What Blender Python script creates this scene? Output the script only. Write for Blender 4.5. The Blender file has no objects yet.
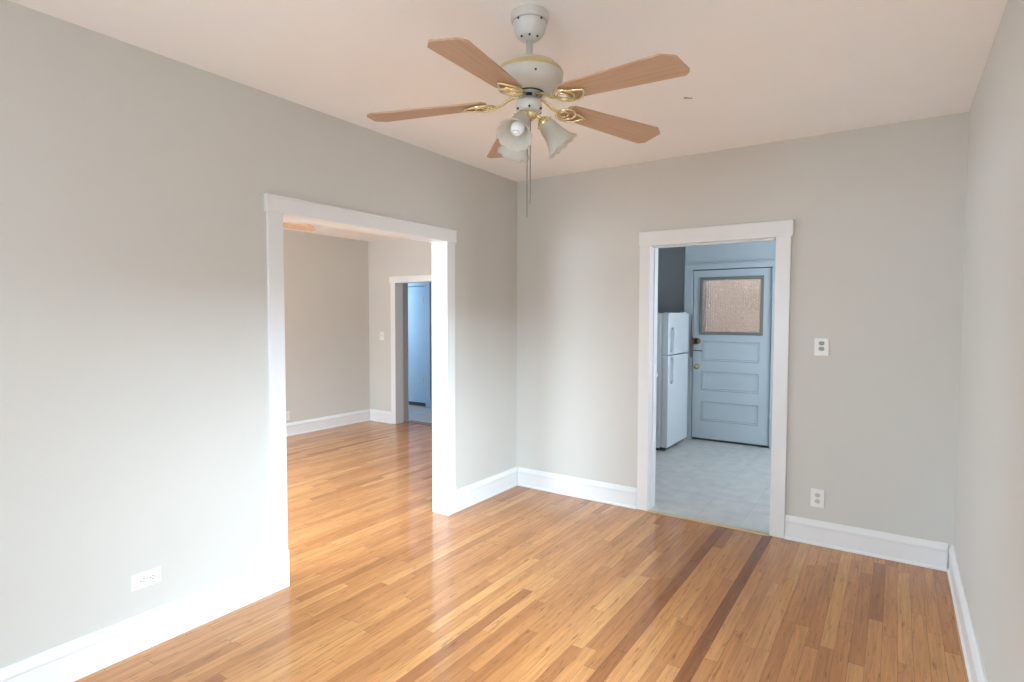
import bpy, bmesh, math, random
from mathutils import Vector, Matrix
random.seed(7)
sc = bpy.context.scene
C = sc.collection

# ------------------------------------------------------------------ camera
CAM = Vector((2.7073, -4.0875, 1.4567)); YAW, PITCH, ROLL = -0.5933, 0.0428, 0.0023
fw = Vector((math.sin(YAW)*math.cos(PITCH), math.cos(YAW)*math.cos(PITCH), -math.sin(PITCH)))
rt = Vector((math.cos(YAW), -math.sin(YAW), 0)); up = rt.cross(fw)
r2 = math.cos(ROLL)*rt + math.sin(ROLL)*up; u2 = -math.sin(ROLL)*rt + math.cos(ROLL)*up
cam = bpy.data.cameras.new('camera'); co = bpy.data.objects.new('camera', cam); C.objects.link(co)
co.matrix_world = Matrix(((r2.x, u2.x, -fw.x, CAM.x), (r2.y, u2.y, -fw.y, CAM.y), (r2.z, u2.z, -fw.z, CAM.z), (0, 0, 0, 1)))
cam.sensor_width = 36; cam.lens = 570.42/1024*36; cam.clip_start = 0.02; cam.clip_end = 100
sc.camera = co

# ------------------------------------------------------------------ world, exposure, daylight
w = bpy.data.worlds.new('overcast sky'); sc.world = w; w.use_nodes = True
w.node_tree.nodes['Background'].inputs[0].default_value = (0.72, 0.85, 1.0, 1)
w.node_tree.nodes['Background'].inputs[1].default_value = 1.2
sc.view_settings.view_transform = 'Standard'; sc.view_settings.look = 'None'
sc.view_settings.exposure = 0.07; sc.view_settings.gamma = 1.0
sc.view_settings.use_curve_mapping = False
sc.cycles.max_bounces = 10; sc.cycles.diffuse_bounces = 7; sc.cycles.transparent_max_bounces = 8
sc.cycles.use_denoising = True; sc.cycles.sample_clamp_indirect = 8; sc.cycles.caustics_reflective = True; sc.cycles.caustics_refractive = False

def area(name, loc, target, sx, sy, watts, col, spread=180):
    l = bpy.data.lights.new(name, 'AREA'); l.shape = 'RECTANGLE'; l.size = sx; l.size_y = sy
    l.energy = watts; l.color = col; l.spread = math.radians(spread)
    o = bpy.data.objects.new(name, l); C.objects.link(o); o.location = loc
    o.rotation_euler = (Vector(target)-Vector(loc)).to_track_quat('-Z', 'Y').to_euler()
    return o
DAY = (0.655, 0.845, 1.0)
# bright sky seen slantwise through each window, and the softer all-round daylight at the panes
area('sky_over_side_yard', (5.6, -5.0, 2.9), (3.1, -3.3, 1.5), 2.4, 1.4, 1330, DAY)
area('sky_far_side_yard', (7.5, -6.6, 3.0), (3.1, -3.4, 1.5), 3.0, 1.2, 450, DAY)
area('daylight_front_window', (1.55, -5.80, 1.38), (1.55, -4.3, .75), 1.7, 1.2, 50, DAY, 130)
area('sky_over_roofs_parlour', (-1.9, -8.4, 3.9), (-1.9, -5.6, 1.6), 3.2, 2.0, 7700, DAY)
area('sky_low_parlour', (-1.9, -10.0, 3.0), (-1.9, -5.6, 1.7), 4.0, 1.0, 600, DAY)
area('daylight_parlour_window', (-1.95, -5.80, 1.38), (-1.95, -3.8, .9), 1.5, 1.2, 115, DAY, 150)
area('added_far_window_light', (-3.62, -2.6, 1.38), (-2, -2.4, 1.0), 1.3, 1.2, 155, DAY, 160)  # made-up window light that brightens the far room walls
area('daylight_kitchen_window', (3.4, 1.5, 1.5), (0, 1.5, 1.3), 1.1, 1.1, 68, (0.76, 0.88, 1.0))
area('added_hall_window_light', (-4.82, 2.1, 1.45), (-3, 2.1, 1.2), .7, 1.0, 16, (0.60, 0.79, 1.0))  # added light for the hall, its window is made up
area('daylight_yard', (1.2, 3.4, 4.4), (1.2, 4.6, 1.2), 3.0, 1.0, 110, (1.0, 0.97, 0.93))

# ------------------------------------------------------------------ material helpers
def lin(r, g, b):
    return tuple((c/255/12.92 if c/255 <= .04045 else ((c/255+.055)/1.055)**2.4) for c in (r, g, b)) + (1,)
def new_mat(name):
    m = bpy.data.materials.new(name); m.use_nodes = True
    return m, m.node_tree, m.node_tree.nodes['Principled BSDF']
def node(nt, t, **kw):
    n = nt.nodes.new(t)
    for k, v in kw.items(): setattr(n, k, v)
    return n
def math_n(nt, op, a, b=None, c=None):
    n = node(nt, 'ShaderNodeMath', operation=op)
    for i, v in enumerate((a, b, c)):
        if v is None: continue
        if isinstance(v, (int, float)): n.inputs[i].default_value = v
        else: nt.links.new(v, n.inputs[i])
    return n.outputs[0]
def paint(name, col, rough=.55, var=.03, scale=3.0, bump=.02, bscale=90, metal=0, coat=0):
    m, nt, b = new_mat(name)
    tc = node(nt, 'ShaderNodeTexCoord'); nz = node(nt, 'ShaderNodeTexNoise'); nz.inputs['Scale'].default_value = scale
    nz.inputs['Detail'].default_value = 4
    nt.links.new(tc.outputs['Object'], nz.inputs['Vector'])
    hsv = node(nt, 'ShaderNodeHueSaturation'); hsv.inputs['Color'].default_value = col
    v = math_n(nt, 'MULTIPLY_ADD', nz.outputs[0], var*2, 1-var)
    nt.links.new(v, hsv.inputs['Value']); nt.links.new(hsv.outputs[0], b.inputs['Base Color'])
    b.inputs['Roughness'].default_value = rough; b.inputs['Metallic'].default_value = metal
    b.inputs['Coat Weight'].default_value = coat
    if bump:
        n2 = node(nt, 'ShaderNodeTexNoise'); n2.inputs['Scale'].default_value = bscale; n2.inputs['Detail'].default_value = 3
        nt.links.new(tc.outputs['Object'], n2.inputs['Vector'])
        bp = node(nt, 'ShaderNodeBump'); bp.inputs['Strength'].default_value = bump*10; bp.inputs['Distance'].default_value = .001
        nt.links.new(n2.outputs[0], bp.inputs['Height']); nt.links.new(bp.outputs[0], b.inputs['Normal'])
    return m

M_WALL = paint('greige wall paint', (0.605, 0.588, 0.545, 1), .6, .015, 2.5, .03, 55)
M_TRIM = paint('white gloss trim paint', (0.77, 0.77, 0.765, 1), .32, .02, 4, .01, 30)
M_CEIL = paint('warm white ceiling paint', (0.93, 0.915, 0.905, 1), .8, .02, 2, .03, 60)
M_BLUE = paint('pale blue kitchen paint', (0.43, 0.480, 0.505, 1), .42, .04, 3, .02, 30)
M_SLATE = paint('dark slate kitchen paint', (0.40, 0.41, 0.42, 1), .55, .04, 3, .02, 30)
M_HALL = paint('hall blue paint', (0.33, 0.47, 0.60, 1), .45, .04, 3, .02, 30)
M_TAUPE = paint('taupe hall paint', (0.62, 0.55, 0.52, 1), .5, .04, 3, .02, 30)
M_KPAINT = paint('kitchen wall paint', (0.60, 0.64, 0.68, 1), .5, .03, 3, .02, 30)
M_GRIME = paint('olive window moulding paint', (0.17, 0.165, 0.14, 1), .5, .1, 30, .02, 60)
M_BRASS = paint('polished brass', (0.84, 0.73, 0.44, 1), .25, .06, 40, 0, 1, metal=1)
M_OLDBRASS = paint('worn brass', (0.45, 0.34, 0.18, 1), .4, .1, 60, 0, 1, metal=1)
M_RUST = paint('rusty lock metal', (0.20, 0.12, 0.075, 1), .6, .2, 60, .02, 80, metal=.4)
M_FANW = paint('aged white fan enamel', (0.62, 0.60, 0.55, 1), .4, .08, 25, .01, 60)
M_GOLDBAND = paint('yellowed gold band', (0.62, 0.50, 0.27, 1), .35, .08, 30, 0, 1, metal=.3)
M_HUB = paint('grey metal hub', (0.40, 0.40, 0.40, 1), .4, .1, 40, 0, 1, metal=.6)
M_DARK = paint('black screw', (0.02, 0.02, 0.02, 1), .5, .1, 40, 0, 1)
M_PLATE = paint('white plastic plate', (0.80, 0.80, 0.77, 1), .35, .02, 10, 0, 1)
M_SOCK = paint('grey plastic receptacle', (0.60, 0.61, 0.58, 1), .4, .02, 10, 0, 1)
M_SOCKG = paint('green grey receptacle', (0.33, 0.35, 0.31, 1), .4, .02, 10, 0, 1)
M_SLOT = paint('dark slot', (0.10, 0.10, 0.10, 1), .6, .02, 10, 0, 1)
M_FRIDGE = paint('white fridge enamel', (0.58, 0.61, 0.63, 1), .25, .02, 6, .006, 250)
M_FRSIDE = paint('grey fridge side', (0.62, 0.65, 0.68, 1), .4, .02, 6, .01, 200)
M_RUBBERGAP = paint('dark rubber and gap shade', (0.05, 0.05, 0.055, 1), .6, .02, 6, 0, 1)  # near black; also used as the shade in gaps at the doors
M_CAB = paint('brown grey cabinet paint', (0.30, 0.28, 0.29, 1), .5, .05, 8, .01, 60)
M_TOP = paint('pale laminate worktop', (0.66, 0.68, 0.70, 1), .4, .05, 30, 0, 1)
M_CHAIN = paint('bead chain metal', (0.20, 0.17, 0.13, 1), .45, .1, 100, 0, 1, metal=.3)
M_BULB = paint('white lamp glass', (0.90, 0.92, 0.92, 1), .2, .01, 10, 0, 1)
M_STEEL = paint('painted steel', (0.5, 0.5, 0.5, 1), .4, .05, 30, 0, 1, metal=.5)

def floor_wood():
    m, nt, b = new_mat('varnished oak strip floor')
    L = nt.links
    tc = node(nt, 'ShaderNodeTexCoord'); sp = node(nt, 'ShaderNodeSeparateXYZ'); L.new(tc.outputs['Object'], sp.inputs[0])
    x, y = sp.outputs[0], sp.outputs[1]
    W = .0572
    xs = math_n(nt, 'DIVIDE', x, W); row = math_n(nt, 'FLOOR', xs); fx = math_n(nt, 'SUBTRACT', xs, row)
    wr = node(nt, 'ShaderNodeTexWhiteNoise', noise_dimensions='1D'); L.new(row, wr.inputs['W'])
    ln = math_n(nt, 'MULTIPLY_ADD', wr.outputs['Value'], .7, .65)
    ys = math_n(nt, 'ADD', math_n(nt, 'DIVIDE', y, ln), math_n(nt, 'MULTIPLY', wr.outputs['Value'], 37.7))
    col = math_n(nt, 'FLOOR', ys); fy = math_n(nt, 'SUBTRACT', ys, col)
    cb = node(nt, 'ShaderNodeCombineXYZ'); L.new(row, cb.inputs[0]); L.new(col, cb.inputs[1])
    wb = node(nt, 'ShaderNodeTexWhiteNoise', noise_dimensions='2D'); L.new(cb.outputs[0], wb.inputs['Vector'])
    cr = node(nt, 'ShaderNodeValToRGB'); e = cr.color_ramp.elements
    e[0].position = 0; e[0].color = (0.31, 0.118, 0.040, 1)
    e[1].position = 1; e[1].color = (0.58, 0.295, 0.110, 1)
    for p, c in ((.08, (0.41, 0.170, 0.057, 1)), (.3, (0.475, 0.206, 0.070, 1)), (.7, (0.515, 0.234, 0.082, 1)), (.93, (0.55, 0.262, 0.093, 1))):
        q = e.new(p); q.color = c
    L.new(wb.outputs['Value'], cr.inputs[0])
    # the two long reddish replacement strips, near the kitchen doorway
    def rowmask(i, y0):
        a = math_n(nt, 'COMPARE', row, float(i), .1); t = math_n(nt, 'GREATER_THAN', y, y0)
        t2 = math_n(nt, 'LESS_THAN', y, .2)
        return math_n(nt, 'MULTIPLY', math_n(nt, 'MULTIPLY', a, t), t2)
    msk = math_n(nt, 'MAXIMUM', math_n(nt, 'MULTIPLY', rowmask(30, -3.1), .92), rowmask(35, -2.0))
    mx = node(nt, 'ShaderNodeMix', data_type='RGBA'); L.new(math_n(nt, 'MULTIPLY', msk, .85), mx.inputs[0])
    L.new(cr.outputs[0], mx.inputs[6]); mx.inputs[7].default_value = (0.20, 0.066, 0.022, 1)
    # grain
    gv = node(nt, 'ShaderNodeCombineXYZ')
    L.new(math_n(nt, 'MULTIPLY', x, 60.0), gv.inputs[0]); L.new(math_n(nt, 'MULTIPLY', y, 3.2), gv.inputs[1])
    L.new(math_n(nt, 'MULTIPLY', wb.outputs['Value'], 91.0), gv.inputs[2])
    g = node(nt, 'ShaderNodeTexNoise'); g.inputs['Scale'].default_value = 1.0; g.inputs['Detail'].default_value = 6; g.inputs['Roughness'].default_value = .65
    g.inputs['Distortion'].default_value = .6
    L.new(gv.outputs[0], g.inputs['Vector'])
    gr = math_n(nt, 'MULTIPLY_ADD', g.outputs[0], 1.15, .42)
    # dark flecks and knots
    kv = node(nt, 'ShaderNodeCombineXYZ')
    L.new(math_n(nt, 'MULTIPLY', x, 70.0), kv.inputs[0]); L.new(math_n(nt, 'MULTIPLY', y, 9.0), kv.inputs[1]); L.new(math_n(nt, 'MULTIPLY', wb.outputs['Value'], 51.0), kv.inputs[2])
    k = node(nt, 'ShaderNodeTexNoise'); k.inputs['Scale'].default_value = 1.0; k.inputs['Detail'].default_value = 4; k.inputs['Roughness'].default_value = .6
    L.new(kv.outputs[0], k.inputs['Vector'])
    kr = node(nt, 'ShaderNodeMapRange'); kr.inputs[1].default_value = .58; kr.inputs[2].default_value = .74; kr.inputs[3].default_value = 1; kr.inputs[4].default_value = .50
    L.new(k.outputs[0], kr.inputs[0])
    # seams between strips and at board ends
    ex = math_n(nt, 'MINIMUM', fx, math_n(nt, 'SUBTRACT', 1.0, fx))
    sx = math_n(nt, 'LESS_THAN', ex, .016); sy = math_n(nt, 'LESS_THAN', fy, .0022)
    seam = math_n(nt, 'MAXIMUM', sx, sy); sd = math_n(nt, 'MULTIPLY_ADD', seam, -.45, 1.0)
    tot = math_n(nt, 'MULTIPLY', math_n(nt, 'MULTIPLY', gr, kr.outputs[0]), sd)
    hs = node(nt, 'ShaderNodeHueSaturation'); L.new(mx.outputs[2], hs.inputs['Color']); L.new(tot, hs.inputs['Value'])
    L.new(hs.outputs[0], b.inputs['Base Color'])
    b.inputs['Roughness'].default_value = .40; b.inputs['Specular IOR Level'].default_value = .12
    b.inputs['Coat Weight'].default_value = .7; b.inputs['Coat Roughness'].default_value = .11
    bp = node(nt, 'ShaderNodeBump'); bp.inputs['Strength'].default_value = .25; bp.inputs['Distance'].default_value = .0012
    wv = node(nt, 'ShaderNodeTexNoise'); wv.inputs['Scale'].default_value = 14; L.new(tc.outputs['Object'], wv.inputs['Vector'])
    hh = math_n(nt, 'ADD', math_n(nt, 'MULTIPLY', seam, -.6), math_n(nt, 'MULTIPLY_ADD', wb.outputs['Value'], .25, math_n(nt, 'MULTIPLY', wv.outputs[0], .8)))
    L.new(hh, bp.inputs['Height']); L.new(bp.outputs[0], b.inputs['Normal']); L.new(bp.outputs[0], b.inputs['Coat Normal'])
    return m
M_FLOOR = floor_wood()

def tile_mat():
    m, nt, b = new_mat('grey vinyl tile'); L = nt.links
    tc = node(nt, 'ShaderNodeTexCoord')
    br = node(nt, 'ShaderNodeTexBrick'); br.offset = 0; br.squash = 1
    br.inputs['Scale'].default_value = 1; br.inputs['Brick Width'].default_value = .305; br.inputs['Row Height'].default_value = .305
    br.inputs['Mortar Size'].default_value = .002
    br.inputs['Color1'].default_value = (0.53, 0.515, 0.49, 1); br.inputs['Color2'].default_value = (0.57, 0.55, 0.52, 1); br.inputs['Mortar'].default_value = (0.42, 0.405, 0.39, 1)
    L.new(tc.outputs['Object'], br.inputs['Vector'])
    n = node(nt, 'ShaderNodeTexNoise'); n.inputs['Scale'].default_value = 9; n.inputs['Detail'].default_value = 6; L.new(tc.outputs['Object'], n.inputs['Vector'])
    hs = node(nt, 'ShaderNodeHueSaturation'); L.new(br.outputs[0], hs.inputs['Color']); L.new(math_n(nt, 'MULTIPLY_ADD', n.outputs[0], .5, .75), hs.inputs['Value'])
    L.new(hs.outputs[0], b.inputs['Base Color']); b.inputs['Roughness'].default_value = .38
    return m
M_TILE = tile_mat()

def blade_wood():
    m, nt, b = new_mat('light oak veneer'); L = nt.links
    tc = node(nt, 'ShaderNodeTexCoord'); mp = node(nt, 'ShaderNodeMapping'); mp.inputs['Scale'].default_value = (5, 90, 20)
    L.new(tc.outputs['Object'], mp.inputs[0])
    n = node(nt, 'ShaderNodeTexNoise'); n.inputs['Scale'].default_value = 1; n.inputs['Detail'].default_value = 5; L.new(mp.outputs[0], n.inputs['Vector'])
    cr = node(nt, 'ShaderNodeValToRGB'); cr.color_ramp.elements[0].position = .3; cr.color_ramp.elements[1].position = .7
    cr.color_ramp.elements[0].color = (0.44, 0.275, 0.165, 1); cr.color_ramp.elements[1].color = (0.52, 0.335, 0.205, 1)
    L.new(n.outputs[0], cr.inputs[0]); L.new(cr.outputs[0], b.inputs['Base Color']); b.inputs['Roughness'].default_value = .45
    return m
M_BLADE = blade_wood()

def shade_glass():
    m, nt, b = new_mat('frosted ribbed glass'); L = nt.links
    out = nt.nodes['Material Output']
    d = node(nt, 'ShaderNodeBsdfDiffuse'); d.inputs[0].default_value = (0.76, 0.755, 0.70, 1)
    t = node(nt, 'ShaderNodeBsdfTranslucent'); t.inputs[0].default_value = (0.88, 0.87, 0.82, 1)
    g = node(nt, 'ShaderNodeBsdfGlossy'); g.inputs['Roughness'].default_value = .35
    tp = node(nt, 'ShaderNodeBsdfTransparent')
    wv = node(nt, 'ShaderNodeTexNoise'); wv.inputs['Scale'].default_value = 60
    bp = node(nt, 'ShaderNodeBump'); bp.inputs['Strength'].default_value = .3; bp.inputs['Distance'].default_value = .001
    L.new(wv.outputs[0], bp.inputs['Height']); L.new(bp.outputs[0], g.inputs['Normal'])
    m1 = node(nt, 'ShaderNodeMixShader'); m1.inputs[0].default_value = .5; L.new(d.outputs[0], m1.inputs[1]); L.new(t.outputs[0], m1.inputs[2])
    m2 = node(nt, 'ShaderNodeMixShader'); m2.inputs[0].default_value = .06; L.new(m1.outputs[0], m2.inputs[1]); L.new(g.outputs[0], m2.inputs[2])
    m3 = node(nt, 'ShaderNodeMixShader'); m3.inputs[0].default_value = .14; L.new(m2.outputs[0], m3.inputs[1]); L.new(tp.outputs[0], m3.inputs[2])
    L.new(m3.outputs[0], out.inputs[0]); return m
M_SHADE = shade_glass()

def clear_glass():
    m, nt, b = new_mat('window glass'); L = nt.links; out = nt.nodes['Material Output']
    g = node(nt, 'ShaderNodeBsdfGlossy'); g.inputs['Roughness'].default_value = .03
    n = node(nt, 'ShaderNodeTexNoise'); n.inputs['Scale'].default_value = 2
    tp = node(nt, 'ShaderNodeBsdfTransparent'); m1 = node(nt, 'ShaderNodeMixShader')
    L.new(math_n(nt, 'MULTIPLY_ADD', n.outputs[0], .02, .05), m1.inputs[0])
    L.new(tp.outputs[0], m1.inputs[1]); L.new(g.outputs[0], m1.inputs[2]); L.new(m1.outputs[0], out.inputs[0]); return m
M_GLASS = clear_glass()

def wire_glass():
    # obscure pane pressed with rows of small lenses
    m, nt, b = new_mat('hammered obscure glass'); L = nt.links
    tc = node(nt, 'ShaderNodeTexCoord'); mp = node(nt, 'ShaderNodeMapping'); mp.inputs['Scale'].default_value = (36, 36, 70); L.new(tc.outputs['Object'], mp.inputs[0])
    v = node(nt, 'ShaderNodeTexVoronoi'); v.inputs['Scale'].default_value = 1; v.inputs['Randomness'].default_value = .35; L.new(mp.outputs[0], v.inputs['Vector'])
    bp = node(nt, 'ShaderNodeBump'); bp.inputs['Strength'].default_value = 1; bp.inputs['Distance'].default_value = .022; L.new(v.outputs['Distance'], bp.inputs['Height'])
    b.inputs['Transmission Weight'].default_value = 1; b.inputs['Roughness'].default_value = .085; b.inputs['IOR'].default_value = 1.45
    b.inputs['Base Color'].default_value = (1, .98, .96, 1)
    L.new(bp.outputs[0], b.inputs['Normal']); return m
M_WIRE = wire_glass()

def brick_mat():
    m, nt, b = new_mat('outdoor brick'); L = nt.links
    tc = node(nt, 'ShaderNodeTexCoord'); mp = node(nt, 'ShaderNodeMapping'); mp.inputs['Rotation'].default_value = (math.pi/2, 0, 0); L.new(tc.outputs['Object'], mp.inputs[0])
    br = node(nt, 'ShaderNodeTexBrick'); br.inputs['Scale'].default_value = 1; br.inputs['Brick Width'].default_value = .21; br.inputs['Row Height'].default_value = .07; br.inputs['Mortar Size'].default_value = .010
    br.inputs['Color1'].default_value = (0.30, 0.17, 0.11, 1); br.inputs['Color2'].default_value = (0.62, 0.42, 0.32, 1); br.inputs['Mortar'].default_value = (0.80, 0.74, 0.68, 1)
    L.new(mp.outputs[0], br.inputs['Vector'])
    n = node(nt, 'ShaderNodeTexNoise'); n.inputs['Scale'].default_value = 2.2; n.inputs['Detail'].default_value = 5; L.new(tc.outputs['Object'], n.inputs['Vector'])
    hs = node(nt, 'ShaderNodeHueSaturation'); L.new(br.outputs[0], hs.inputs['Color']); L.new(math_n(nt, 'MULTIPLY_ADD', n.outputs[0], 2.2, -.05), hs.inputs['Value'])
    L.new(hs.outputs[0], b.inputs['Base Color']); b.inputs['Roughness'].default_value = .85; return m
M_BRICK = brick_mat()

def ceiling_mat():
    # ceiling paint with the small crack that shows right of the fan
    m = M_CEIL.copy(); m.name = 'ceiling paint with a small crack'; nt = m.node_tree; L = nt.links; b = nt.nodes['Principled BSDF']
    tc = node(nt, 'ShaderNodeTexCoord'); sp = node(nt, 'ShaderNodeSeparateXYZ'); L.new(tc.outputs['Object'], sp.inputs[0])
    n = node(nt, 'ShaderNodeTexNoise'); n.inputs['Scale'].default_value = 30; L.new(tc.outputs['Object'], n.inputs['Vector'])
    x = math_n(nt, 'SUBTRACT', sp.outputs[0], 1.772); y = math_n(nt, 'SUBTRACT', sp.outputs[1], -1.06)
    # along camera-right-ish direction (the crack runs across the room)
    a = math_n(nt, 'ADD', math_n(nt, 'MULTIPLY', x, .80), math_n(nt, 'MULTIPLY', y, .60))
    c = math_n(nt, 'ADD', math_n(nt, 'MULTIPLY', x, -.60), math_n(nt, 'MULTIPLY', y, .80))
    c = math_n(nt, 'ADD', c, math_n(nt, 'MULTIPLY_ADD', n.outputs[0], .03, -.015))
    k = math_n(nt, 'MULTIPLY', math_n(nt, 'LESS_THAN', math_n(nt, 'ABSOLUTE', a), .022), math_n(nt, 'LESS_THAN', math_n(nt, 'ABSOLUTE', c), .0065))
    mx = node(nt, 'ShaderNodeMix', data_type='RGBA'); L.new(k, mx.inputs[0])
    src = b.inputs['Base Color'].links[0].from_socket; L.new(src, mx.inputs[6]); mx.inputs[7].default_value = (.22, .15, .12, 1)
    L.new(mx.outputs[2], b.inputs['Base Color']); return m
M_CEILC = ceiling_mat()

# ------------------------------------------------------------------ mesh helpers
def bm_box(bm, x0, x1, y0, y1, z0, z1, bevel=0, seg=2):
    t = bmesh.new()
    v = [t.verts.new(p) for p in ((x0, y0, z0), (x1, y0, z0), (x1, y1, z0), (x0, y1, z0), (x0, y0, z1), (x1, y0, z1), (x1, y1, z1), (x0, y1, z1))]
    for f in ((3, 2, 1, 0), (4, 5, 6, 7), (0, 1, 5, 4), (1, 2, 6, 5), (2, 3, 7, 6), (3, 0, 4, 7)): t.faces.new([v[i] for i in f])
    if bevel: bmesh.ops.bevel(t, geom=t.edges[:], offset=bevel, segments=seg, affect='EDGES', profile=.6)
    merge(bm, t)
def merge(bm, t, mat=None):
    me = bpy.data.meshes.new('tmp'); t.to_mesh(me); t.free()
    if mat is not None: me.transform(mat)
    bm.from_mesh(me); bpy.data.meshes.remove(me)
def bm_lathe(bm, prof, n=48, mat=None, rfun=None, smooth=True):
    t = bmesh.new(); rings = []
    for k, (r, z) in enumerate(prof):
        if r < 1e-6: rings.append([t.verts.new((0, 0, z))]); continue
        ring = []
        for i in range(n):
            a = 2*math.pi*i/n; rr, zz = (r, z) if rfun is None else rfun(k, a, r, z)
            ring.append(t.verts.new((rr*math.cos(a), rr*math.sin(a), zz)))
        rings.append(ring)
    for A, B in zip(rings, rings[1:]):
        if len(A) == 1 and len(B) == 1: continue
        for i in range(n):
            j = (i+1) % n
            if len(A) == 1: t.faces.new((A[0], B[i], B[j]))
            elif len(B) == 1: t.faces.new((A[i], A[j], B[0]))
            else: t.faces.new((A[i], A[j], B[j], B[i]))
    bmesh.ops.recalc_face_normals(t, faces=t.faces[:])
    for f in t.faces: f.smooth = smooth
    merge(bm, t, mat)
def bm_tube(bm, pts, r, n=10, closed=False, mat=None, flat=1.0):
    t = bmesh.new(); pts = [Vector(p) for p in pts]; N = len(pts); rings = []
    for i, p in enumerate(pts):
        if closed: d = pts[(i+1) % N]-pts[i-1]
        else: d = pts[min(i+1, N-1)]-pts[max(i-1, 0)]
        d.normalize(); ref = Vector((0, 0, 1)) if abs(d.z) < .9 else Vector((1, 0, 0))
        a = d.cross(ref).normalized(); b_ = a.cross(d).normalized()
        rr = r[i] if isinstance(r, (list, tuple)) else r
        rings.append([t.verts.new(p+a*math.cos(2*math.pi*k/n)*rr+b_*math.sin(2*math.pi*k/n)*rr*flat) for k in range(n)])
    for i in range(N if closed else N-1):
        A, B = rings[i], rings[(i+1) % N]
        for k in range(n): t.faces.new((A[k], A[(k+1) % n], B[(k+1) % n], B[k]))
    if not closed:
        t.faces.new(rings[0]); t.faces.new(rings[-1])
    bmesh.ops.recalc_face_normals(t, faces=t.faces[:])
    for f in t.faces: f.smooth = True
    merge(bm, t, mat)
def smooth_pts(P, n=5):
    P = [Vector(p) for p in P]; Q = [P[0]]+P+[P[-1]]; out = []
    for i in range(1, len(Q)-2):
        a, b, c, d = Q[i-1:i+3]
        for k in range(n):
            t = k/n; out.append(.5*((2*b)+(-a+c)*t+(2*a-5*b+4*c-d)*t*t+(-a+3*b-3*c+d)*t**3))
    return out+[P[-1]]
def bm_cyl(bm, r, p0, p1, n=20): bm_tube(bm, [p0, p1], r, n)
def bm_prism(bm, poly, axis, a0, a1):
    # poly: 2D outline; axis 'x': (y,z) pairs extruded along x, axis 'y': (x,z) pairs along y, 'z': (x,y)
    t = bmesh.new()
    def P(q, a): return {'x': (a, q[0], q[1]), 'y': (q[0], a, q[1]), 'z': (q[0], q[1], a)}[axis]
    A = [t.verts.new(P(q, a0)) for q in poly]; B = [t.verts.new(P(q, a1)) for q in poly]; n = len(poly)
    for i in range(n): t.faces.new((A[i], A[(i+1) % n], B[(i+1) % n], B[i]))
    t.faces.new(A[::-1]); t.faces.new(B)
    bmesh.ops.recalc_face_normals(t, faces=t.faces[:]); merge(bm, t)
def obj(name, bm, mat, parent=None):
    me = bpy.data.meshes.new(name); bm.to_mesh(me); bm.free(); me.materials.append(mat)
    o = bpy.data.objects.new(name, me); C.objects.link(o)
    if parent is not None: o.parent = parent
    return o
def struct(name, bm, mat, parent=None, label=None):
    o = obj(name, bm, mat, parent)
    if parent is None: o['kind'] = 'structure'
    if label: o['label'] = label
    return o
def thing(name, label, cat, loc=(0, 0, 0), rotz=0, group=None):
    o = bpy.data.objects.new(name, None); C.objects.link(o); o.location = loc; o.rotation_euler = (0, 0, rotz)
    o['label'] = label; o['category'] = cat
    if group: o['group'] = group
    return o
def boxes(*bs, bevel=0):
    bm = bmesh.new()
    for b in bs: bm_box(bm, *b, bevel=bevel)
    return bm

# ------------------------------------------------------------------ dimensions
H, H2, W, TL, TK = 2.6, 2.493, 3.009, .112, .152
YA, YB, HL = -2.255, -.935, 1.994            # opening in the left wall
XA, XB, HK = 1.189, 2.0395, 1.979            # kitchen doorway in the back wall
D, Y2 = 3.404, 1.403                         # far room: its far wall and its back wall
DA, DB, HD = -2.875, -2.05, 1.903            # doorway in the far room's back wall
YS = -5.6                                    # front wall
J = .02                                      # jamb board thickness

# ------------------------------------------------------------------ floors
struct('floor', boxes((-D-.15, W+.15, YS-.15, -.005, -.06, 0), (-D-.15, -.0, -.005, 1.62, -.06, 0)), M_FLOOR)
bm = boxes((.0, 3.35, -.005, 3.2, -.06, 0), (-4.75, 0, 1.62, 3.2, -.06, 0)); struct('floor', bm, M_TILE)
struct('trim_1', boxes((XA+.001, XB-.001, -.034, .012, 0, .006), bevel=.0025), paint('pale worn threshold brass', (0.60, 0.47, 0.26, 1), .4, .1, 30, 0, 1, metal=.2), label='worn brass threshold strip between wood floor and kitchen tile')
M_THR = paint('dark wood threshold', (0.26, 0.13, .08, 1), .4, .1, 20, .01, 60)
struct('trim_2', boxes((DA+.001, DB-.001, 1.56, 1.68, 0, .010), bevel=.004), M_THR)

# ------------------------------------------------------------------ ceilings
struct('ceiling', boxes((0, W+.15, YS-.15, .0, H, H+.12)), M_CEILC)
struct('ceiling', boxes((-D-.15, -TL, YS-.15, Y2, H2, H+.12)), M_CEIL)
struct('ceiling', boxes((0, 3.35, TK, 3.2, H, H+.12), (-4.75, -.0, Y2+.15, 3.2, H, H+.12)), M_KPAINT)

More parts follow.
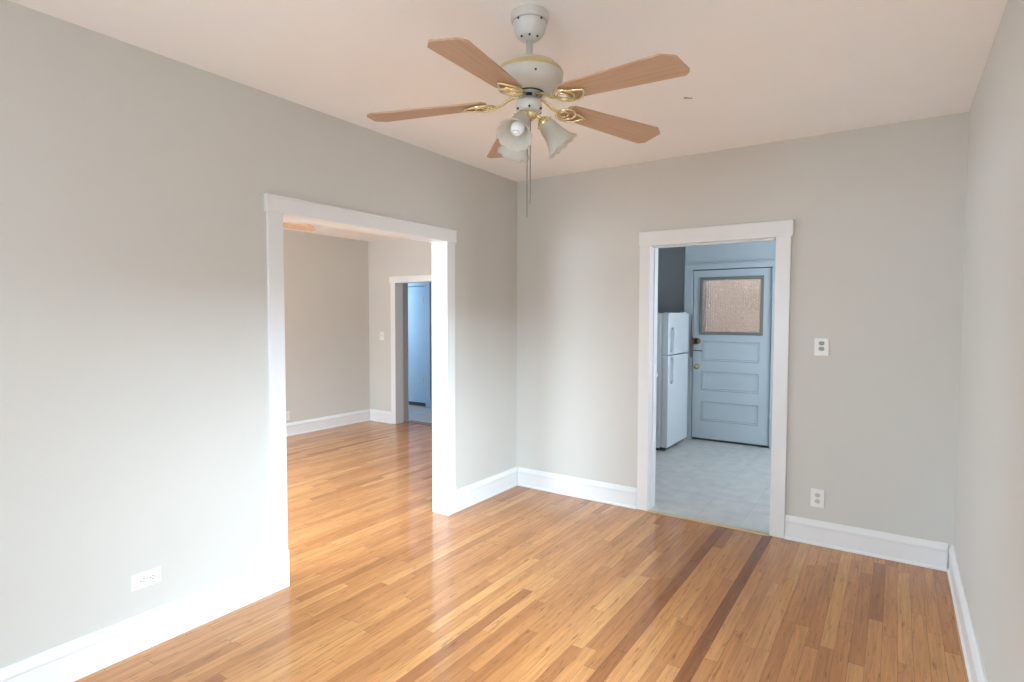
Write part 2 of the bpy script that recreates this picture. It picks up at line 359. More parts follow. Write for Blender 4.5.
# ------------------------------------------------------------------ walls
struct('wall_left', boxes((-TL, 0, YS, YA-J, 0, H), (-TL, 0, YB+J, 0, 0, H), (-TL, 0, YA-J, YB+J, HL+J, H), (-TL, 0, 0, Y2+.15, 0, H)), M_WALL)
struct('wall_back', boxes((0, XA-J, 0, TK, 0, H), (XB+J, W+.15, 0, TK, 0, H), (XA-J, XB+J, 0, TK, HK+J, H)), M_WALL)
WY0, WY1, WZ0, WZ1 = -4.1, -2.6, .70, 2.0   # window in the right wall
struct('wall_right', boxes((W, W+.15, YS, WY0, 0, H), (W, W+.15, WY1, 0, 0, H), (W, W+.15, WY0, WY1, 0, WZ0), (W, W+.15, WY0, WY1, WZ1, H)), M_WALL)
FX = (.8, 2.3, -2.7, -1.2)                     # two windows in the front wall
struct('wall_front', boxes((-D-.15, FX[2], YS-.15, YS, 0, H), (FX[3], FX[0], YS-.15, YS, 0, H), (FX[1], W+.15, YS-.15, YS, 0, H),
       (FX[2], FX[3], YS-.15, YS, 0, .7), (FX[2], FX[3], YS-.15, YS, 2.05, H), (FX[0], FX[1], YS-.15, YS, 0, .7), (FX[0], FX[1], YS-.15, YS, 2.05, H)), M_WALL)
struct('wall_far_left', boxes((-D-.15, -D, YS, -3.3, 0, H), (-D-.15, -D, -1.9, Y2, 0, H), (-D-.15, -D, -3.3, -1.9, 0, .7), (-D-.15, -D, -3.3, -1.9, 2.05, H)), M_WALL)
struct('wall_far_back', boxes((-D-.15, DA-J, Y2, Y2+.13, 0, H), (DB+J, -TL, Y2, Y2+.13, 0, H), (DA-J, DB+J, Y2, Y2+.13, HD+J, H)), M_WALL)
# kitchen and hall
YK = 2.70
KD = (.708, 1.565, 2.005)                      # kitchen door opening x0, x1, top
struct('wall_kitchen_back', boxes((.608, KD[0]-.004, YK, YK+.14, 0, H), (KD[1]+.004, 3.35, YK, YK+.14, 0, H), (KD[0]-.004, KD[1]+.004, YK, YK+.14, KD[2]+.004, H)), M_BLUE)
struct('wall_kitchen_alcove', boxes((-.0, .748, 3.06, 3.2, 0, H), (.608, .7, YK+.14, 3.06, 0, H)), M_SLATE)
struct('wall_kitchen_left', boxes((-TL, 0, Y2+.15, 3.2, 0, H)), M_SLATE)
struct('wall_kitchen_right', boxes((3.2, 3.35, TK, .9, 0, H), (3.2, 3.35, 2.1, YK, 0, H), (3.2, 3.35, .9, 2.1, 0, .9), (3.2, 3.35, .9, 2.1, 2.1, H)), M_KPAINT)
HX = (-3.99, -3.53, 1.94)                      # closet door in the hall
struct('wall_hall_back', boxes((-4.75, HX[0], YK, YK+.14, 0, H), (HX[1], -TL, YK, YK+.14, 0, H), (HX[0], HX[1], YK, YK+.14, HX[2], H), (HX[0], HX[1], YK+.10, YK+.14, 0, HX[2])), M_HALL)
struct('wall_hall_left', boxes((-4.75, -4.6, Y2+.13, 1.75, 0, H), (-4.75, -4.6, 2.5, YK, 0, H), (-4.75, -4.6, 1.75, 2.5, 0, .9), (-4.75, -4.6, 1.75, 2.5, 2.0, H)), M_HALL)
struct('wall_hall_nib', boxes((-3.12, -2.952, Y2+.135, 1.71, 0, H)), M_TAUPE)

# ------------------------------------------------------------------ baseboards
def bb_prof(h=.156):
    return [(0, 0), (.026, 0), (.0255, .008), (.022, .014), (.0185, .017), (.0175, h-.046), (.0185, h-.043), (.0225, h-.040), (.0225, h-.030), (.0175, h-.018), (.011, h-.006), (.006, h), (0, h)]
def baseboard(name, axis, wall, side, a0, a1, h=.156):
    bm = bmesh.new(); bm_prism(bm, [(wall+side*d, z) for d, z in bb_prof(h)], axis, a0, a1); return struct(name, bm, M_TRIM)
CW, CWK = .087, .089
baseboard('baseboard_left', 'y', 0, 1, YS, YA-CW-.001)
baseboard('baseboard_left', 'y', 0, 1, YB+CW+.001, 0)
baseboard('baseboard_back', 'x', 0, -1, .0265, XA-CWK+.006)
baseboard('baseboard_back', 'x', 0, -1, XB+CWK+.001, W-.0265)
baseboard('baseboard_right', 'y', W, -1, YS, 0)
baseboard('baseboard_far_left', 'y', -D, 1, YS, Y2)
baseboard('baseboard_far_back', 'x', Y2, -1, -D+.027, DA-.086)
baseboard('baseboard_far_back', 'x', Y2, -1, DB+.086, -TL)
baseboard('baseboard_front', 'x', YS, 1, .027, W-.027)

# ------------------------------------------------------------------ opening in the left wall
def bm_board(bm, b, bev=.003): bm_box(bm, *b, bevel=bev)
cs = struct('trim_3', boxes((-TL, .0, YA-J, YA, 0, HL+J), (-TL, 0, YB, YB+J, 0, HL+J), (-TL, 0, YA, YB, HL, HL+J)), M_TRIM, label='white jamb and casing of the wide opening to the next room')
for (y0, y1) in ((YA-CW, YA+.001), (YB-.001, YB+CW)):
    bm = bmesh.new(); bm_board(bm, (.0, .020, y0, y1, .17, HL+.012)); obj('casing', bm, M_TRIM, cs)
    bm = bmesh.new(); bm_board(bm, (.0, .0275, y0-.002, y1+.002, 0, .20), .004); obj('plinth_block', bm, M_TRIM, cs)
bm = bmesh.new(); bm_board(bm, (.0, .026, YA-CW-.011, YB+CW+.011, HL, HL+.090), .003)
bm_board(bm, (.0, .031, YA-CW-.014, YB+CW+.014, HL+.078, HL+.0895), .004); obj('header', bm, M_TRIM, cs)
for (y0, y1) in ((YA-CW, YA), (YB, YB+CW)):
    bm = bmesh.new(); bm_board(bm, (-TL-.02, -TL, y0, y1, 0, HL)); obj('casing', bm, M_TRIM, cs)
bm = bmesh.new(); bm_board(bm, (-TL-.024, -TL, YA-CW-.015, YB+CW+.015, HL, HL+.09)); obj('header', bm, M_TRIM, cs)

# ------------------------------------------------------------------ kitchen doorway
cs = struct('trim_4', boxes((XA-J, XA, 0, TK, 0, HK+J), (XB, XB+J, 0, TK, 0, HK+J), (XA, XB, 0, TK, HK, HK+J)), M_TRIM, label='white jamb and casing of the kitchen doorway')
for (x0, x1) in ((XA-CWK+.007, XA+.001), (XB-.001, XB+CWK)):
    bm = bmesh.new(); bm_board(bm, (x0, x1, -.020, 0, 0, HK+.012)); obj('casing', bm, M_TRIM, cs)
bm = bmesh.new(); bm_board(bm, (XA-CWK+.004, XB+CWK+.012, -.026, 0, HK, HK+.104)); obj('header', bm, M_TRIM, cs)
# rabbet strip under the head and the little leftover catch in its corner
bm = bmesh.new(); bm_board(bm, (XA, XB, .035, .060, HK-.010, HK), .002); obj('door_stop', bm, M_TRIM, cs)
bm = bmesh.new(); bm_board(bm, (XA, XA+.009, .060, .085, 0, HK-.010), .002); bm_board(bm, (XB-.009, XB, .060, .085, 0, HK-.010), .002); obj('door_stop', bm, M_TRIM, cs)
bm = bmesh.new(); bm_board(bm, (XB-.05, XB-.008, -.012, .012, HK-.014, HK-.001), .003); bm_cyl(bm, .006, (XB-.03, 0, HK-.022), (XB-.03, 0, HK-.010), 12); obj('catch', bm, M_PLATE, cs)

# ------------------------------------------------------------------ doorway in the far room
cs = struct('trim_5', boxes((DA-J, DA, Y2, Y2+.13, 0, HD+J), (DB, DB+J, Y2, Y2+.13, 0, HD+J), (DA, DB, Y2, Y2+.13, HD, HD+J)), M_TRIM, label='white casing of the doorway in the far room')
for (x0, x1) in ((DA-.085, DA+.001), (DB-.001, DB+.085)):
    bm = bmesh.new(); bm_board(bm, (x0, x1, Y2-.020, Y2, 0, HD+.01)); obj('casing', bm, M_TRIM, cs)
bm = bmesh.new(); bm_board(bm, (DA-.10, DB+.10, Y2-.026, Y2, HD, HD+.085)); obj('header', bm, M_TRIM, cs)

# ------------------------------------------------------------------ windows (outside the picture, they let the daylight in)
def window(name, axis, w0, w1, a0, a1, z0, z1, label):
    # axis 'x': wall plane spans y (a0..a1) with thickness x w0..w1; axis 'y': spans x
    def B(a, b, z, zz, p, q): return (p, q, a, b, z, zz) if axis == 'x' else (a, b, p, q, z, zz)
    wm = (w0+w1)/2
    fr = struct(name, boxes(B(a0, a0+.05, z0, z1, w0, w1), B(a1-.05, a1, z0, z1, w0, w1), B(a0+.05, a1-.05, z0, z0+.04, w0, w1), B(a0+.05, a1-.05, z1-.04, z1, w0, w1)), M_TRIM, label=label)
    zc = (z0+z1)/2
    bm = boxes(B(a0+.05, a1-.05, zc-.02, zc+.02, wm-.02, wm+.02), B(a0+.05, a0+.08, z0+.04, z1-.04, wm-.015, wm+.015), B(a1-.08, a1-.05, z0+.04, z1-.04, wm-.015, wm+.015))
    obj('sash', bm, M_TRIM, fr)
    obj('pane', boxes(B(a0+.08, a1-.08, z0+.04, z1-.04, wm-.003, wm+.003)), M_GLASS, fr)
window('window_1', 'x', W+.0, W+.15, WY0, WY1, WZ0, WZ1, 'white sash window in the right wall')
window('window_2', 'y', YS-.15, YS, FX[0], FX[1], .7, 2.05, 'white sash window in the front wall')
window('window_3', 'y', YS-.15, YS, FX[2], FX[3], .7, 2.05, 'white sash window of the far room')
window('added_window_6', 'x', -D-.15, -D, -3.3, -1.9, .7, 2.05, 'unseen white sash window added in the far left wall for light')  # unseen window added so the far room gets more light
window('window_4', 'x', 3.2, 3.35, .9, 2.1, .9, 2.1, 'white kitchen window')
window('added_window_5', 'x', -4.75, -4.6, 1.75, 2.5, .9, 2.0, 'unseen white window added to light the hall')  # unseen window put in as the hall's light source

# ------------------------------------------------------------------ kitchen door with its frame
kf = struct('trim_6', boxes((.611, KD[0]-.004, YK-.020, YK, 0, 2.07), (KD[1]+.004, KD[1]+.10, YK-.020, YK, 0, 2.07), (KD[0]-.004, KD[1]+.004, YK-.020, YK, KD[2]+.004, 2.07)), M_BLUE, label='pale blue casing around the kitchen door')
bm = bmesh.new(); bm_board(bm, (.611, KD[1]+.11, YK-.034, YK-.001, 2.072, 2.084), .003); obj('cap_moulding', bm, M_BLUE, kf)
bm = boxes((.706, .735, YK+.047, YK+.075, 0, KD[2]+.003), (1.54, KD[1]+.003, YK+.047, YK+.075, 0, KD[2]+.003), (.735, 1.54, YK+.047, YK+.075, 1.97, KD[2]+.003), (.735, 1.54, YK+.047, YK+.075, 0, .03)); obj('door_stop', bm, M_RUBBERGAP, kf)  # stops coloured black, standing for the shade in the door gaps
dr = struct('door_1', bmesh.new(), M_BLUE, label='pale blue panelled kitchen door with an obscure glass window'); 
def door_slab():
    x0, x1, z0, z1, ya, yb = KD[0]+.006, KD[1]-.005, .030, KD[2]-.006, YK+.004, YK+.044
    bm = bmesh.new()
    g = (.818, 1.448, 1.287, 1.882)           # glass opening
    pans = [(.822, 1.447, .947, 1.176), (.826, 1.449, .600, .823), (.829, 1.453, .241, .469)]
    cx0, cx1 = g[0], g[1]
    bm_box(bm, x0, cx0, ya, yb, z0, z1, .002); bm_box(bm, cx1, x1, ya, yb, z0, z1, .002)
    zs = [z0] + [v for p in reversed(pans) for v in (p[2], p[3])] + [g[2]]
    for i in range(0, len(zs), 2): bm_box(bm, cx0-.001, cx1+.001, ya, yb, zs[i], zs[i+1], .002)
    bm_box(bm, cx0-.001, cx1+.001, ya, yb, g[3], z1, .002)
    for p in pans: bm_box(bm, cx0-.001, cx1+.001, ya+.011, yb-.008, p[2]-.001, p[3]+.001)
    return bm, pans, g
bm, PANS, G = door_slab(); bm.to_mesh(dr.data); bm.free()
for p in PANS:                                  # thin sticking round each sunk panel
    bm = bmesh.new(); m_ = .014; e_ = .007; X0, X1, Z0, Z1 = G[0]+e_, G[1]-e_, p[2]+e_, p[3]-e_
    for b in ((X0, X0+m_, Z0, Z1), (X1-m_, X1, Z0, Z1), (X0+m_, X1-m_, Z0, Z0+m_), (X0+m_, X1-m_, Z1-m_, Z1)):
        bm_box(bm, b[0], b[1], YK+.006, YK+.0150, b[2], b[3], .0025)
    obj('panel_moulding', bm, M_BLUE, dr)
bm = bmesh.new()
for b in ((.785, 1.481, 1.882, 1.917), (.785, 1.481, 1.252, 1.287), (.785, .820, 1.287, 1.882), (1.446, 1.481, 1.287, 1.882)):
    bm_box(bm, b[0], b[1], YK-.009, YK+.0035, b[2], b[3], .003)
obj('window_moulding', bm, M_GRIME, dr)['label'] = 'olive grey moulding round the door glass'
obj('pane', boxes((G[0]+.001, G[1]-.001, YK+.018, YK+.024, G[2]+.001, G[3]-.001)), M_WIRE, dr)['label'] = 'hammered obscure glass pane'
def yaxis(p): return Matrix.Translation(p) @ Matrix.Rotation(math.pi/2, 4, 'X')
bm = bmesh.new(); bm_lathe(bm, [(0, 0), (.024, 0), (.024, .004), (.011, .008), (.010, .028), (.022, .036), (.029, .050), (.026, .062), (.012, .070), (0, .071)], 24, yaxis((.768, YK+.004, .873))); obj('knob', bm, M_OLDBRASS, dr)['label'] = 'worn brass door knob'
bm = boxes((.713, .772, YK-.024, YK+.003, 1.135, 1.212), bevel=.008); bm_tube(bm, [(.770, YK-.024, 1.174), (.770, YK+.002, 1.174)], .033, 24); bm_tube(bm, [(.774, YK-.034, 1.172), (.774, YK-.022, 1.172)], .014, 16); obj('rim_lock', bm, M_RUST, dr)['label'] = 'rust brown rim lock'
bm = boxes((.693, .712, YK-.030, YK-.001, 1.10, 1.225), bevel=.003); obj('lock_keeper', bm, M_RUST, dr)
bm = bmesh.new(); bm_cyl(bm, .006, (.713, YK-.006, 1.062), (.818, YK-.006, 1.062), 10); bm_tube(bm, [(.704, YK-.026, .98), (.704, YK-.026, 1.12), (.704, YK-.024, 1.30), (.704, YK-.022, 1.50)], [.008, .009, .006, .003], 8); obj('bolt_and_gap_shade', bm, M_RUST, dr)  # the upright rod is added as the dark shaded gap beside the door
for z in (1.70, .36):
    bm = bmesh.new(); bm_cyl(bm, .007, (KD[1]+.0, YK-.006, z-.045), (KD[1]+.0, YK-.006, z+.045), 12); obj('hinge', bm, M_BLUE, dr)
# brick wall outside
o = obj('brick_wall', boxes((-1.5, 4.5, 4.6, 4.8, -.1, 4.0)), M_BRICK); o['label'] = 'blurred brown brick wall seen through the kitchen door glass'; o['category'] = 'brick wall'
struct('ground', boxes((-2, 4.5, 3.2, 4.6, -.16, -.06)), M_TILE)

# hall closet door
hd = struct('door_2', boxes((HX[0]+.004, HX[1]-.005, YK+.004, YK+.036, .062, HX[2]-.006), bevel=.003), M_HALL, label='blue closet door seen through the far room doorway')
for z in (1.72, .42):
    bm = bmesh.new(); bm_cyl(bm, .006, (HX[1]-.055, YK+.0, z-.045), (HX[1]-.055, YK+.0, z+.045), 10); bm_box(bm, HX[1]-.056, HX[1]-.02, YK+.001, YK+.004, z-.04, z+.04); obj('hinge', bm, M_STEEL, hd)
obj('gap_shade', boxes((HX[0]+.002, HX[1]-.002, YK+.030, YK+.06, 0, .061)), M_RUBBERGAP, hd)  # black strip standing in for the shade under the closet door
bm = bmesh.new(); bm_box(bm, HX[1], HX[1]+.10, YK-.018, YK, 0, HX[2]+.08, .003); bm_box(bm, HX[0]-.07, HX[1], YK-.018, YK, HX[2], HX[2]+.08, .003); struct('trim_7', bm, M_HALL)
bm = bmesh.new(); bm_box(bm, HX[1]+.102, -.14, YK-.016, YK, 0, .15, .003); struct('baseboard_hall', bm, M_HALL)

# ------------------------------------------------------------------ fridge
fr = thing('refrigerator', 'white two-door top-freezer refrigerator standing left of the blue kitchen door', 'refrigerator', (0, 0, 0))
fr.location = (.34, 2.26, 0); FO = Vector((.34, 2.26, 0))
def fb(x0, x1, y0, y1, z0, z1): return (x0-FO.x, x1-FO.x, y0-FO.y, y1-FO.y, z0, z1)
FY0, FY1 = 1.905, 2.600
bm = bmesh.new(); bm_box(bm, *fb(.02, .600, FY0+.002, FY1-.002, .028, 1.497), bevel=.006); obj('body', bm, M_FRSIDE, fr)
obj('gasket', boxes(fb(.600, .618, FY0+.006, FY1-.006, .045, 1.492)), M_FRSIDE, fr)
def fdoor(z0, z1):
    t = bmesh.new(); bm_box(t, *fb(.618, .690, FY0, FY1, z0, z1), bevel=.012, seg=3)
    for f in t.faces: f.smooth = False
    return obj('door', t, M_FRIDGE, fr)
d1 = fdoor(1.048, 1.503); d2 = fdoor(.040, 1.036)
def handle(z0, z1, par, flip):
    y = FY0+.075-FO.y; x = .690-FO.x
    zt, zb = (z1, z0)
    if flip: pts = [(x-.004, y+.03, zt+.0), (x+.026, y+.012, zt-.006), (x+.032, y, zt-.03), (x+.032, y, zb+.015), (x+.02, y, zb+.004), (x-.004, y, zb)]
    else: pts = [(x-.004, y+.03, zt), (x+.026, y+.012, zt-.006), (x+.032, y, zt-.03), (x+.032, y, zb+.015), (x+.02, y, zb+.004), (x-.004, y, zb)]
    bm = bmesh.new(); bm_tube(bm, pts, .015, 10); obj('handle', bm, M_FRIDGE, par)
handle(1.085, 1.33, d1, True); handle(.745, 1.012, d2, False)
obj('toe_grille', boxes(fb(.60, .655, FY0+.02, FY1-.02, .006, .036)), M_RUBBERGAP, fr)
for yy in (FY0+.05, FY1-.05):
    for xx in (.08, .55):
        bm = bmesh.new(); bm_cyl(bm, .018, (xx-FO.x, yy-FO.y, 0), (xx-FO.x, yy-FO.y, .05), 12); obj('foot', bm, M_RUBBERGAP, fr)
bm = bmesh.new(); bm_box(bm, *fb(.60, .66, FY1-.07, FY1-.01, 1.5, 1.516), bevel=.004); obj('hinge_cap', bm, M_FRSIDE, fr)

# ------------------------------------------------------------------ base cabinet and worktop beside the fridge
cb = thing('base_cabinet', 'low grey-brown kitchen cabinet beside the refrigerator, mostly hidden by the doorway', 'cabinet', (.3, 1.4, 0))
bm = bmesh.new(); bm_box(bm, -.295, .245, -.50, .485, .09, .81); bm_box(bm, -.295, .19, -.50, .485, 0, .09); obj('body', bm, M_CAB, cb)
for (a, b_) in ((-.49, -.005), (.005, .475)):
    bm = bmesh.new(); bm_box(bm, .245, .263, a, b_, .11, .80, .003); dd = obj('door', bm, M_CAB, cb)
    bm = bmesh.new(); yk = b_-.05 if a < -.1 else a+.05; bm_lathe(bm, [(0, 0), (.006, 0), (.006, .014), (.014, .02), (.012, .028), (0, .03)], 16, Matrix.Translation((.263, yk, .70)) @ Matrix.Rotation(math.pi/2, 4, 'Y')); obj('knob', bm, M_OLDBRASS, dd)
bm = bmesh.new(); bm_box(bm, .005, .580, .89, 1.898, .811, .850, .006); wt = obj('worktop', bm, M_TOP); wt['label'] = 'pale laminate worktop edge beside the refrigerator'; wt['category'] = 'worktop'

# ------------------------------------------------------------------ outlets and switches (built facing -Y, centred on the wall point)
def outlet(label, loc, rotz, sockmat, horizontal=False, w=.078, h=.116, group='duplex wall outlets', spacing=.0195, off=0.0):
    t = thing('wall_outlet', label, 'outlet', loc, rotz)
    inner = Matrix.Rotation(math.pi/2, 4, 'Y') if horizontal else Matrix.Identity(4)
    def O(name, bm, mat, par):
        me = bpy.data.meshes.new(name); bm.to_mesh(me); bm.free(); me.transform(inner); me.materials.append(mat)
        o = bpy.data.objects.new(name, me); C.objects.link(o); o.parent = par; return o
    bm = bmesh.new(); bm_box(bm, -w/2, w/2, -.007, 0, -h/2, h/2, .003); O('cover_plate', bm, M_PLATE, t)
    for s in (-1, 1):
        bm = bmesh.new(); tt = bmesh.new()
        pts = []
        for i in range(24):
            a = 2*math.pi*i/24; pts.append((.0165*math.cos(a), max(-.0125, min(.0125, .0165*math.sin(a)))+s*spacing+off))
        bm_prism(bm, pts, 'y', -.010, -.006); tt.free(); so = O('socket', bm, sockmat, t)
        bm = bmesh.new(); zc = s*spacing+off
        bm_box(bm, -.0075, -.0050, -.0108, -.0095, zc-.001, zc+.008); bm_box(bm, .0050, .0075, -.0108, -.0095, zc-.001, zc+.007)
        bm_cyl(bm, .0026, (0, -.0108, zc-.007), (0, -.0095, zc-.007), 10); O('slots', bm, M_SLOT, so)
    bm = bmesh.new(); bm_cyl(bm, .003, (0, -.0085, off), (0, -.0065, off), 10); O('screw', bm, M_STEEL, t)
    return t
outlet('white duplex outlet low on the back wall, right of the kitchen doorway', (2.315, 0, .300), 0, M_SOCK)
outlet('white outlet plate with grey sockets at switch height right of the kitchen doorway', (2.316, 0, 1.269), 0, M_SOCKG, w=.080, h=.112, spacing=.0175, off=.006)
outlet('white sideways outlet low on the left wall in front of the wide opening', (0, -2.944, .303), math.pi/2, M_PLATE, horizontal=True, w=.070, h=.120)
outlet('white outlet low on the far room wall beside the opening edge', (-D, .085, .245), math.pi/2, M_PLATE)
sw = thing('light_switch', 'white light switch on the far room wall left of its doorway', 'light switch', (-3.145, Y2, 1.186))
bm = bmesh.new(); bm_box(bm, -.038, .038, -.007, 0, -.058, .058, .003); obj('cover_plate', bm, M_PLATE, sw)
bm = bmesh.new(); bm_box(bm, -.005, .005, -.020, -.006, -.004, .010, .002); obj('toggle', bm, M_SOCK, sw)
for z in (-.03, .03):
    bm = bmesh.new(); bm_cyl(bm, .003, (0, -.0085, z), (0, -.0065, z), 10); obj('screw', bm, M_STEEL, sw)

# ------------------------------------------------------------------ ceiling fan (origin on the ceiling, z down negative)
BLZ = -.333
S = .030
def ring_pts(cx, cy, rx, ry, z, n=28, tilt=0):
    return [(cx+rx*math.cos(2*math.pi*i/n), cy+ry*math.sin(2*math.pi*i/n), z+tilt*ry*math.sin(2*math.pi*i/n)) for i in range(n)]
PIT = math.radians(7.5)
def bend(p):   # tilt a point given in the blade's frame (x along the blade, y across)
    x, y, z = p; return (x, y*math.cos(PIT)+z*math.sin(PIT), -y*math.sin(PIT)+z*math.cos(PIT)+BLZ-(x-.17)*.068)
def blade_bm(a):
    R0, R1, w0, w1 = .163, .626, .052, .0735
    top = [(R0, -w0+.018), (R0+.018, -w0), (R1-.040, -w1), (R1-.005, -w1+.026), (R1, -w1+.036), (R1, w1-.028), (R1-.004, w1-.018), (R1-.020, w1-.002), (R1-.028, w1), (R0+.018, w0), (R0, w0-.018)]
    bm = bmesh.new(); A = [bm.verts.new((x, y, .003)) for x, y in top]; B = [bm.verts.new((x, y, -.003)) for x, y in top]; n = len(top)
    bm.faces.new(A); bm.faces.new(B[::-1])
    for i in range(n): bm.faces.new((A[i], B[i], B[(i+1) % n], A[(i+1) % n]))
    for v in bm.verts: v.co = bend(v.co)
    bmesh.ops.recalc_face_normals(bm, faces=bm.faces[:]); return bm
def bracket_bm():
    bm = bmesh.new()
    # stem from the flywheel, dropping out to the blade
    bm_tube(bm, smooth_pts([(.036, 0, -.307), (.060, 0, -.310), (.085, 0, -.321), (.108, 0, -.336), (.132, 0, BLZ-.010)], 4), .0088, 10, flat=.6)
    def B(pts): return [bend(p) for p in pts]
    bm_tube(bm, B(ring_pts(.168, .0, .038, .038, -.012)), .0048, 8, closed=True)
    bm_tube(bm, B(ring_pts(.160, .006, .020, .020, -.011)), .0042, 8, closed=True)
    # one leaf-shaped scroll sweeping out along the blade
    bm_tube(bm, smooth_pts(B([(.136, .024, -.012), (.160, .043, -.012), (.195, .047, -.012), (.225, .034, -.011), (.246, .012, -.010), (.254, -.004, -.009)])), .0050, 8)
    bm_tube(bm, smooth_pts(B([(.196, -.024, -.012), (.218, -.020, -.012), (.238, -.012, -.011), (.254, -.004, -.009)])), .0045, 8)
    return bm
def shade_bm():
    # bell axis along +z, open end at top; scalloped, ribbed rim
    prof = [(.021, 0), (.027, .006), (.032, .018), (.035, .035), (.038, .055), (.044, .075), (.054, .093), (.066, .106)]
    inn = [(.063, .1045), (.052, .092), (.042, .074), (.036, .055), (.033, .035), (.030, .018), (.025, .007), (.019, .002)]
    full = prof+inn
    def rf(k, a, r, z):
        tt = max(0.0, (z-.05)/.056); m = 1+.022*tt*math.cos(12*a)
        return r*m + .0006*math.cos(32*a), z + .0025*tt*tt*math.cos(12*a)
    bm = bmesh.new(); bm_lathe(bm, full, 96, None, rf); return bm
def make_fan(loc, rot, label, shade_az):
    t = thing('ceiling_fan', label, 'ceiling fan', loc, 0)
    bm = bmesh.new()
    bm_lathe(bm, [(0, 0), (.071, 0), (.072, -.003), (.0715, -.026), (.069, -.030), (.0625, -.0315), (.0640, -.040), (.0615, -.056), (.0565, -.070), (.048, -.083), (.036, -.093), (.022, -.098), (0, -.099)], 48)
    cn = obj('canopy', bm, M_FANW, t)
    bm = bmesh.new(); bm_lathe(bm, [(.0635, -.0300), (.0650, -.0322), (.0650, -.0335), (.0630, -.0350)], 48); obj('canopy_seam', bm, M_HUB, cn)
    for k in range(4):
        a = math.radians(-97+82*k); bm = bmesh.new(); bm_tube(bm, [(.060*math.cos(a), .060*math.sin(a), -.038), (.067*math.cos(a), .067*math.sin(a), -.038)], .0042, 10); obj('screw', bm, M_DARK, cn)
    for k in range(3):
        a = math.radians(-57+50*(k-1)); bm = bmesh.new(); bm_tube(bm, [(.032*math.cos(a), .032*math.sin(a), -.088), (.040*math.cos(a), .040*math.sin(a), -.0935)], .0042, 10); obj('screw', bm, M_DARK, cn)
    bm = bmesh.new(); bm_lathe(bm, [(0, -.09), (.0125, -.09), (.0125, -.166), (.018, -.168), (.020, -.180), (0, -.181)], 24); obj('downrod', bm, M_FANW, t)
    bm = bmesh.new()
    bm_lathe(bm, [(0, -.178), (.03, -.179), (.070, -.183), (.093, -.189), (.105, -.196), (.113, -.206), (.121, -.214), (.1270, -.226), (.1280, -.236), (.1265, -.249), (.120, -.264), (.107, -.278), (.086, -.288), (.058, -.294), (0, -.295)], 64)
    mo = obj('motor_housing', bm, M_FANW, t)
    bm = bmesh.new(); bm_lathe(bm, [(.1120, -.2040), (.1150, -.2050), (.1228, -.2130), (.1288, -.2250), (.1290, -.2290), (.1265, -.2290)], 64); obj('gold_band', bm, M_GOLDBAND, mo)['label'] = 'yellowed gold band'
    bm = bmesh.new(); bm_lathe(bm, [(.054, -.2935), (.057, -.2942), (.055, -.2965), (.050, -.2970), (.046, -.2950)], 64); obj('vent_ring', bm, M_DARK, mo)
    for k in range(4):
        a = math.radians(-47+90*k); bm = bmesh.new(); bm_tube(bm, [(.118*math.cos(a), .118*math.sin(a), -.254), (.1262*math.cos(a), .1262*math.sin(a), -.256)], .004, 10); obj('screw', bm, M_DARK, mo)
    bm = bmesh.new(); bm_lathe(bm, [(0, -.288), (.046, -.288), (.048, -.292), (.048, -.298), (.034, -.302), (.034, -.320), (0, -.320)], 40); obj('hub', bm, M_HUB, t)
    bm = bmesh.new(); bm_box(bm, -.010, .012, -.0365, -.030, -.314, -.303, .001); hb = obj('reverse_switch', bm, M_DARK, t); hb.rotation_euler = (0, 0, math.radians(30))
    bm = bmesh.new(); bm_lathe(bm, [(0, -.317), (.034, -.318), (.0445, -.325), (.0480, -.337), (.0490, -.352), (.0465, -.362), (.040, -.367), (0, -.368)], 48)
    sh = obj('switch_housing', bm, M_FANW, t)
    for k in range(5):
        a = math.radians(-57+60*(k-2)); bm = bmesh.new(); bm_tube(bm, [(.044*math.cos(a), .044*math.sin(a), -.359), (.053*math.cos(a), .053*math.sin(a), -.359)], .0040, 10); obj('screw', bm, M_DARK, sh)
    bm = bmesh.new(); bm_lathe(bm, [(0, -.365), (.030, -.366), (.034, -.371), (.032, -.381), (.020, -.391), (.010, -.399), (0, -.402)], 36); obj('light_fitter', bm, M_BRASS, t)
    for k in range(5):
        a = rot+math.radians(72*k); M = Matrix.Rotation(a, 4, 'Z')
        o = obj('blade', blade_bm(0), M_BLADE, t); o.rotation_euler = (0, 0, a)
        o2 = obj('blade_bracket', bracket_bm(), M_BRASS, t); o2.rotation_euler = (0, 0, a)
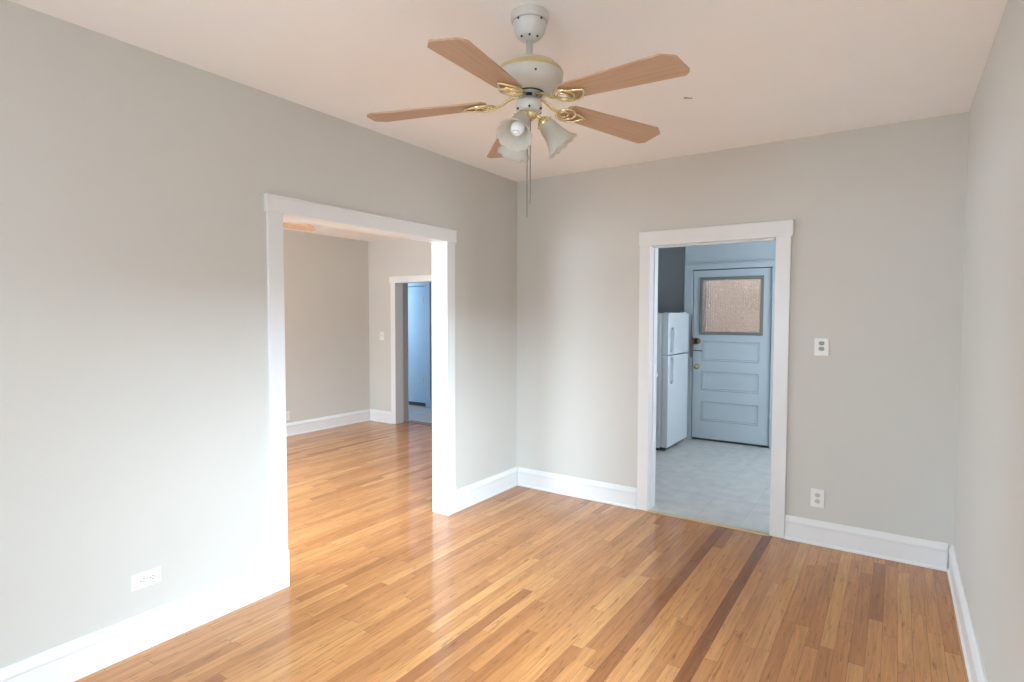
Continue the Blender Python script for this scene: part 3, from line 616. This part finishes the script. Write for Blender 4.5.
    for az in shade_az:
        a = math.radians(az); dirn = Vector((math.cos(a), math.sin(a), 0))
        neck = dirn*.050+Vector((0, 0, -.392)); ax = (dirn*math.cos(math.radians(50))+Vector((0, 0, -math.sin(math.radians(50))))).normalized()
        bm = bmesh.new(); bm_tube(bm, [Vector((0, 0, -.380))+dirn*.015, dirn*.034+Vector((0, 0, -.377)), neck], .008, 12)
        Q = Matrix.Translation(neck) @ Vector((0, 0, 1)).rotation_difference(ax).to_matrix().to_4x4()
        bm_lathe(bm, [(0, -.006), (.014, -.006), (.022, .002), (.028, .010), (.0285, .024), (.0255, .025), (.0245, .012), (0, .010)], 28, Q); ho = obj('lamp_holder', bm, M_BRASS, t)
        for q in range(3):
            b2 = 2*math.pi*q/3+.5; bm = bmesh.new(); bm_tube(bm, [Q @ Vector((.026*math.cos(b2), .026*math.sin(b2), .017)), Q @ Vector((.037*math.cos(b2), .037*math.sin(b2), .017))], .0025, 8); obj('thumbscrew', bm, M_BRASS, ho)
        Q2 = Q @ Matrix.Translation((0, 0, .013)) @ Matrix.Diagonal((1.03, 1.03, 1.08, 1))
        bm = bmesh.new(); me_s = shade_bm(); tmp = bpy.data.meshes.new('t'); me_s.to_mesh(tmp); me_s.free(); tmp.transform(Q2); bm.from_mesh(tmp); bpy.data.meshes.remove(tmp)
        obj('lamp_shade', bm, M_SHADE, t)
        bm = bmesh.new(); bm_lathe(bm, [(0, .012), (.013, .012), (.014, .030), (.019, .036), (.019, .050), (.016, .054), (.021, .060), (.025, .074), (.0255, .088), (.021, .100), (.012, .106), (0, .108)], 32, Q)
        bu = obj('bulb', bm, M_BULB, t); bu['label'] = 'white screw-in light bulb'
        bm = bmesh.new(); bm_tube(bm, [Q @ Vector((.013*math.cos(u), .013*math.sin(u)*.6, .1065)) for u in [2*math.pi*i/20 for i in range(20)]], .002, 6, closed=True); obj('bulb_ring', bm, M_SOCK, bu)
    for (dx, dy, zb) in ((-.006, -.004, -.752), (.003, .004, -.700)):
        bm = bmesh.new(); bm_tube(bm, [(dx, dy, -.39), (dx, dy, zb)], .0016, 6)
        pc = obj('pull_chain', bm, M_CHAIN, t)
        bm = bmesh.new(); bm_lathe(bm, [(0, zb+.012), (.003, zb+.010), (.0045, zb), (.0045, zb-.008), (.002, zb-.012), (0, zb-.012)], 12, Matrix.Translation((dx, dy, 0))); obj('chain_pendant', bm, M_HUB, pc)
    return t
make_fan((1.5245, -2.220, H), math.radians(-81), 'ceiling fan with five oak blades, brass brackets and three frosted tulip shades, nearest one', (-82, 38, 150))
make_fan((-1.44, -1.74, H2), math.radians(48), 'ceiling fan of the far room, only one oak blade tip shows through the opening', (20, 140, 260))
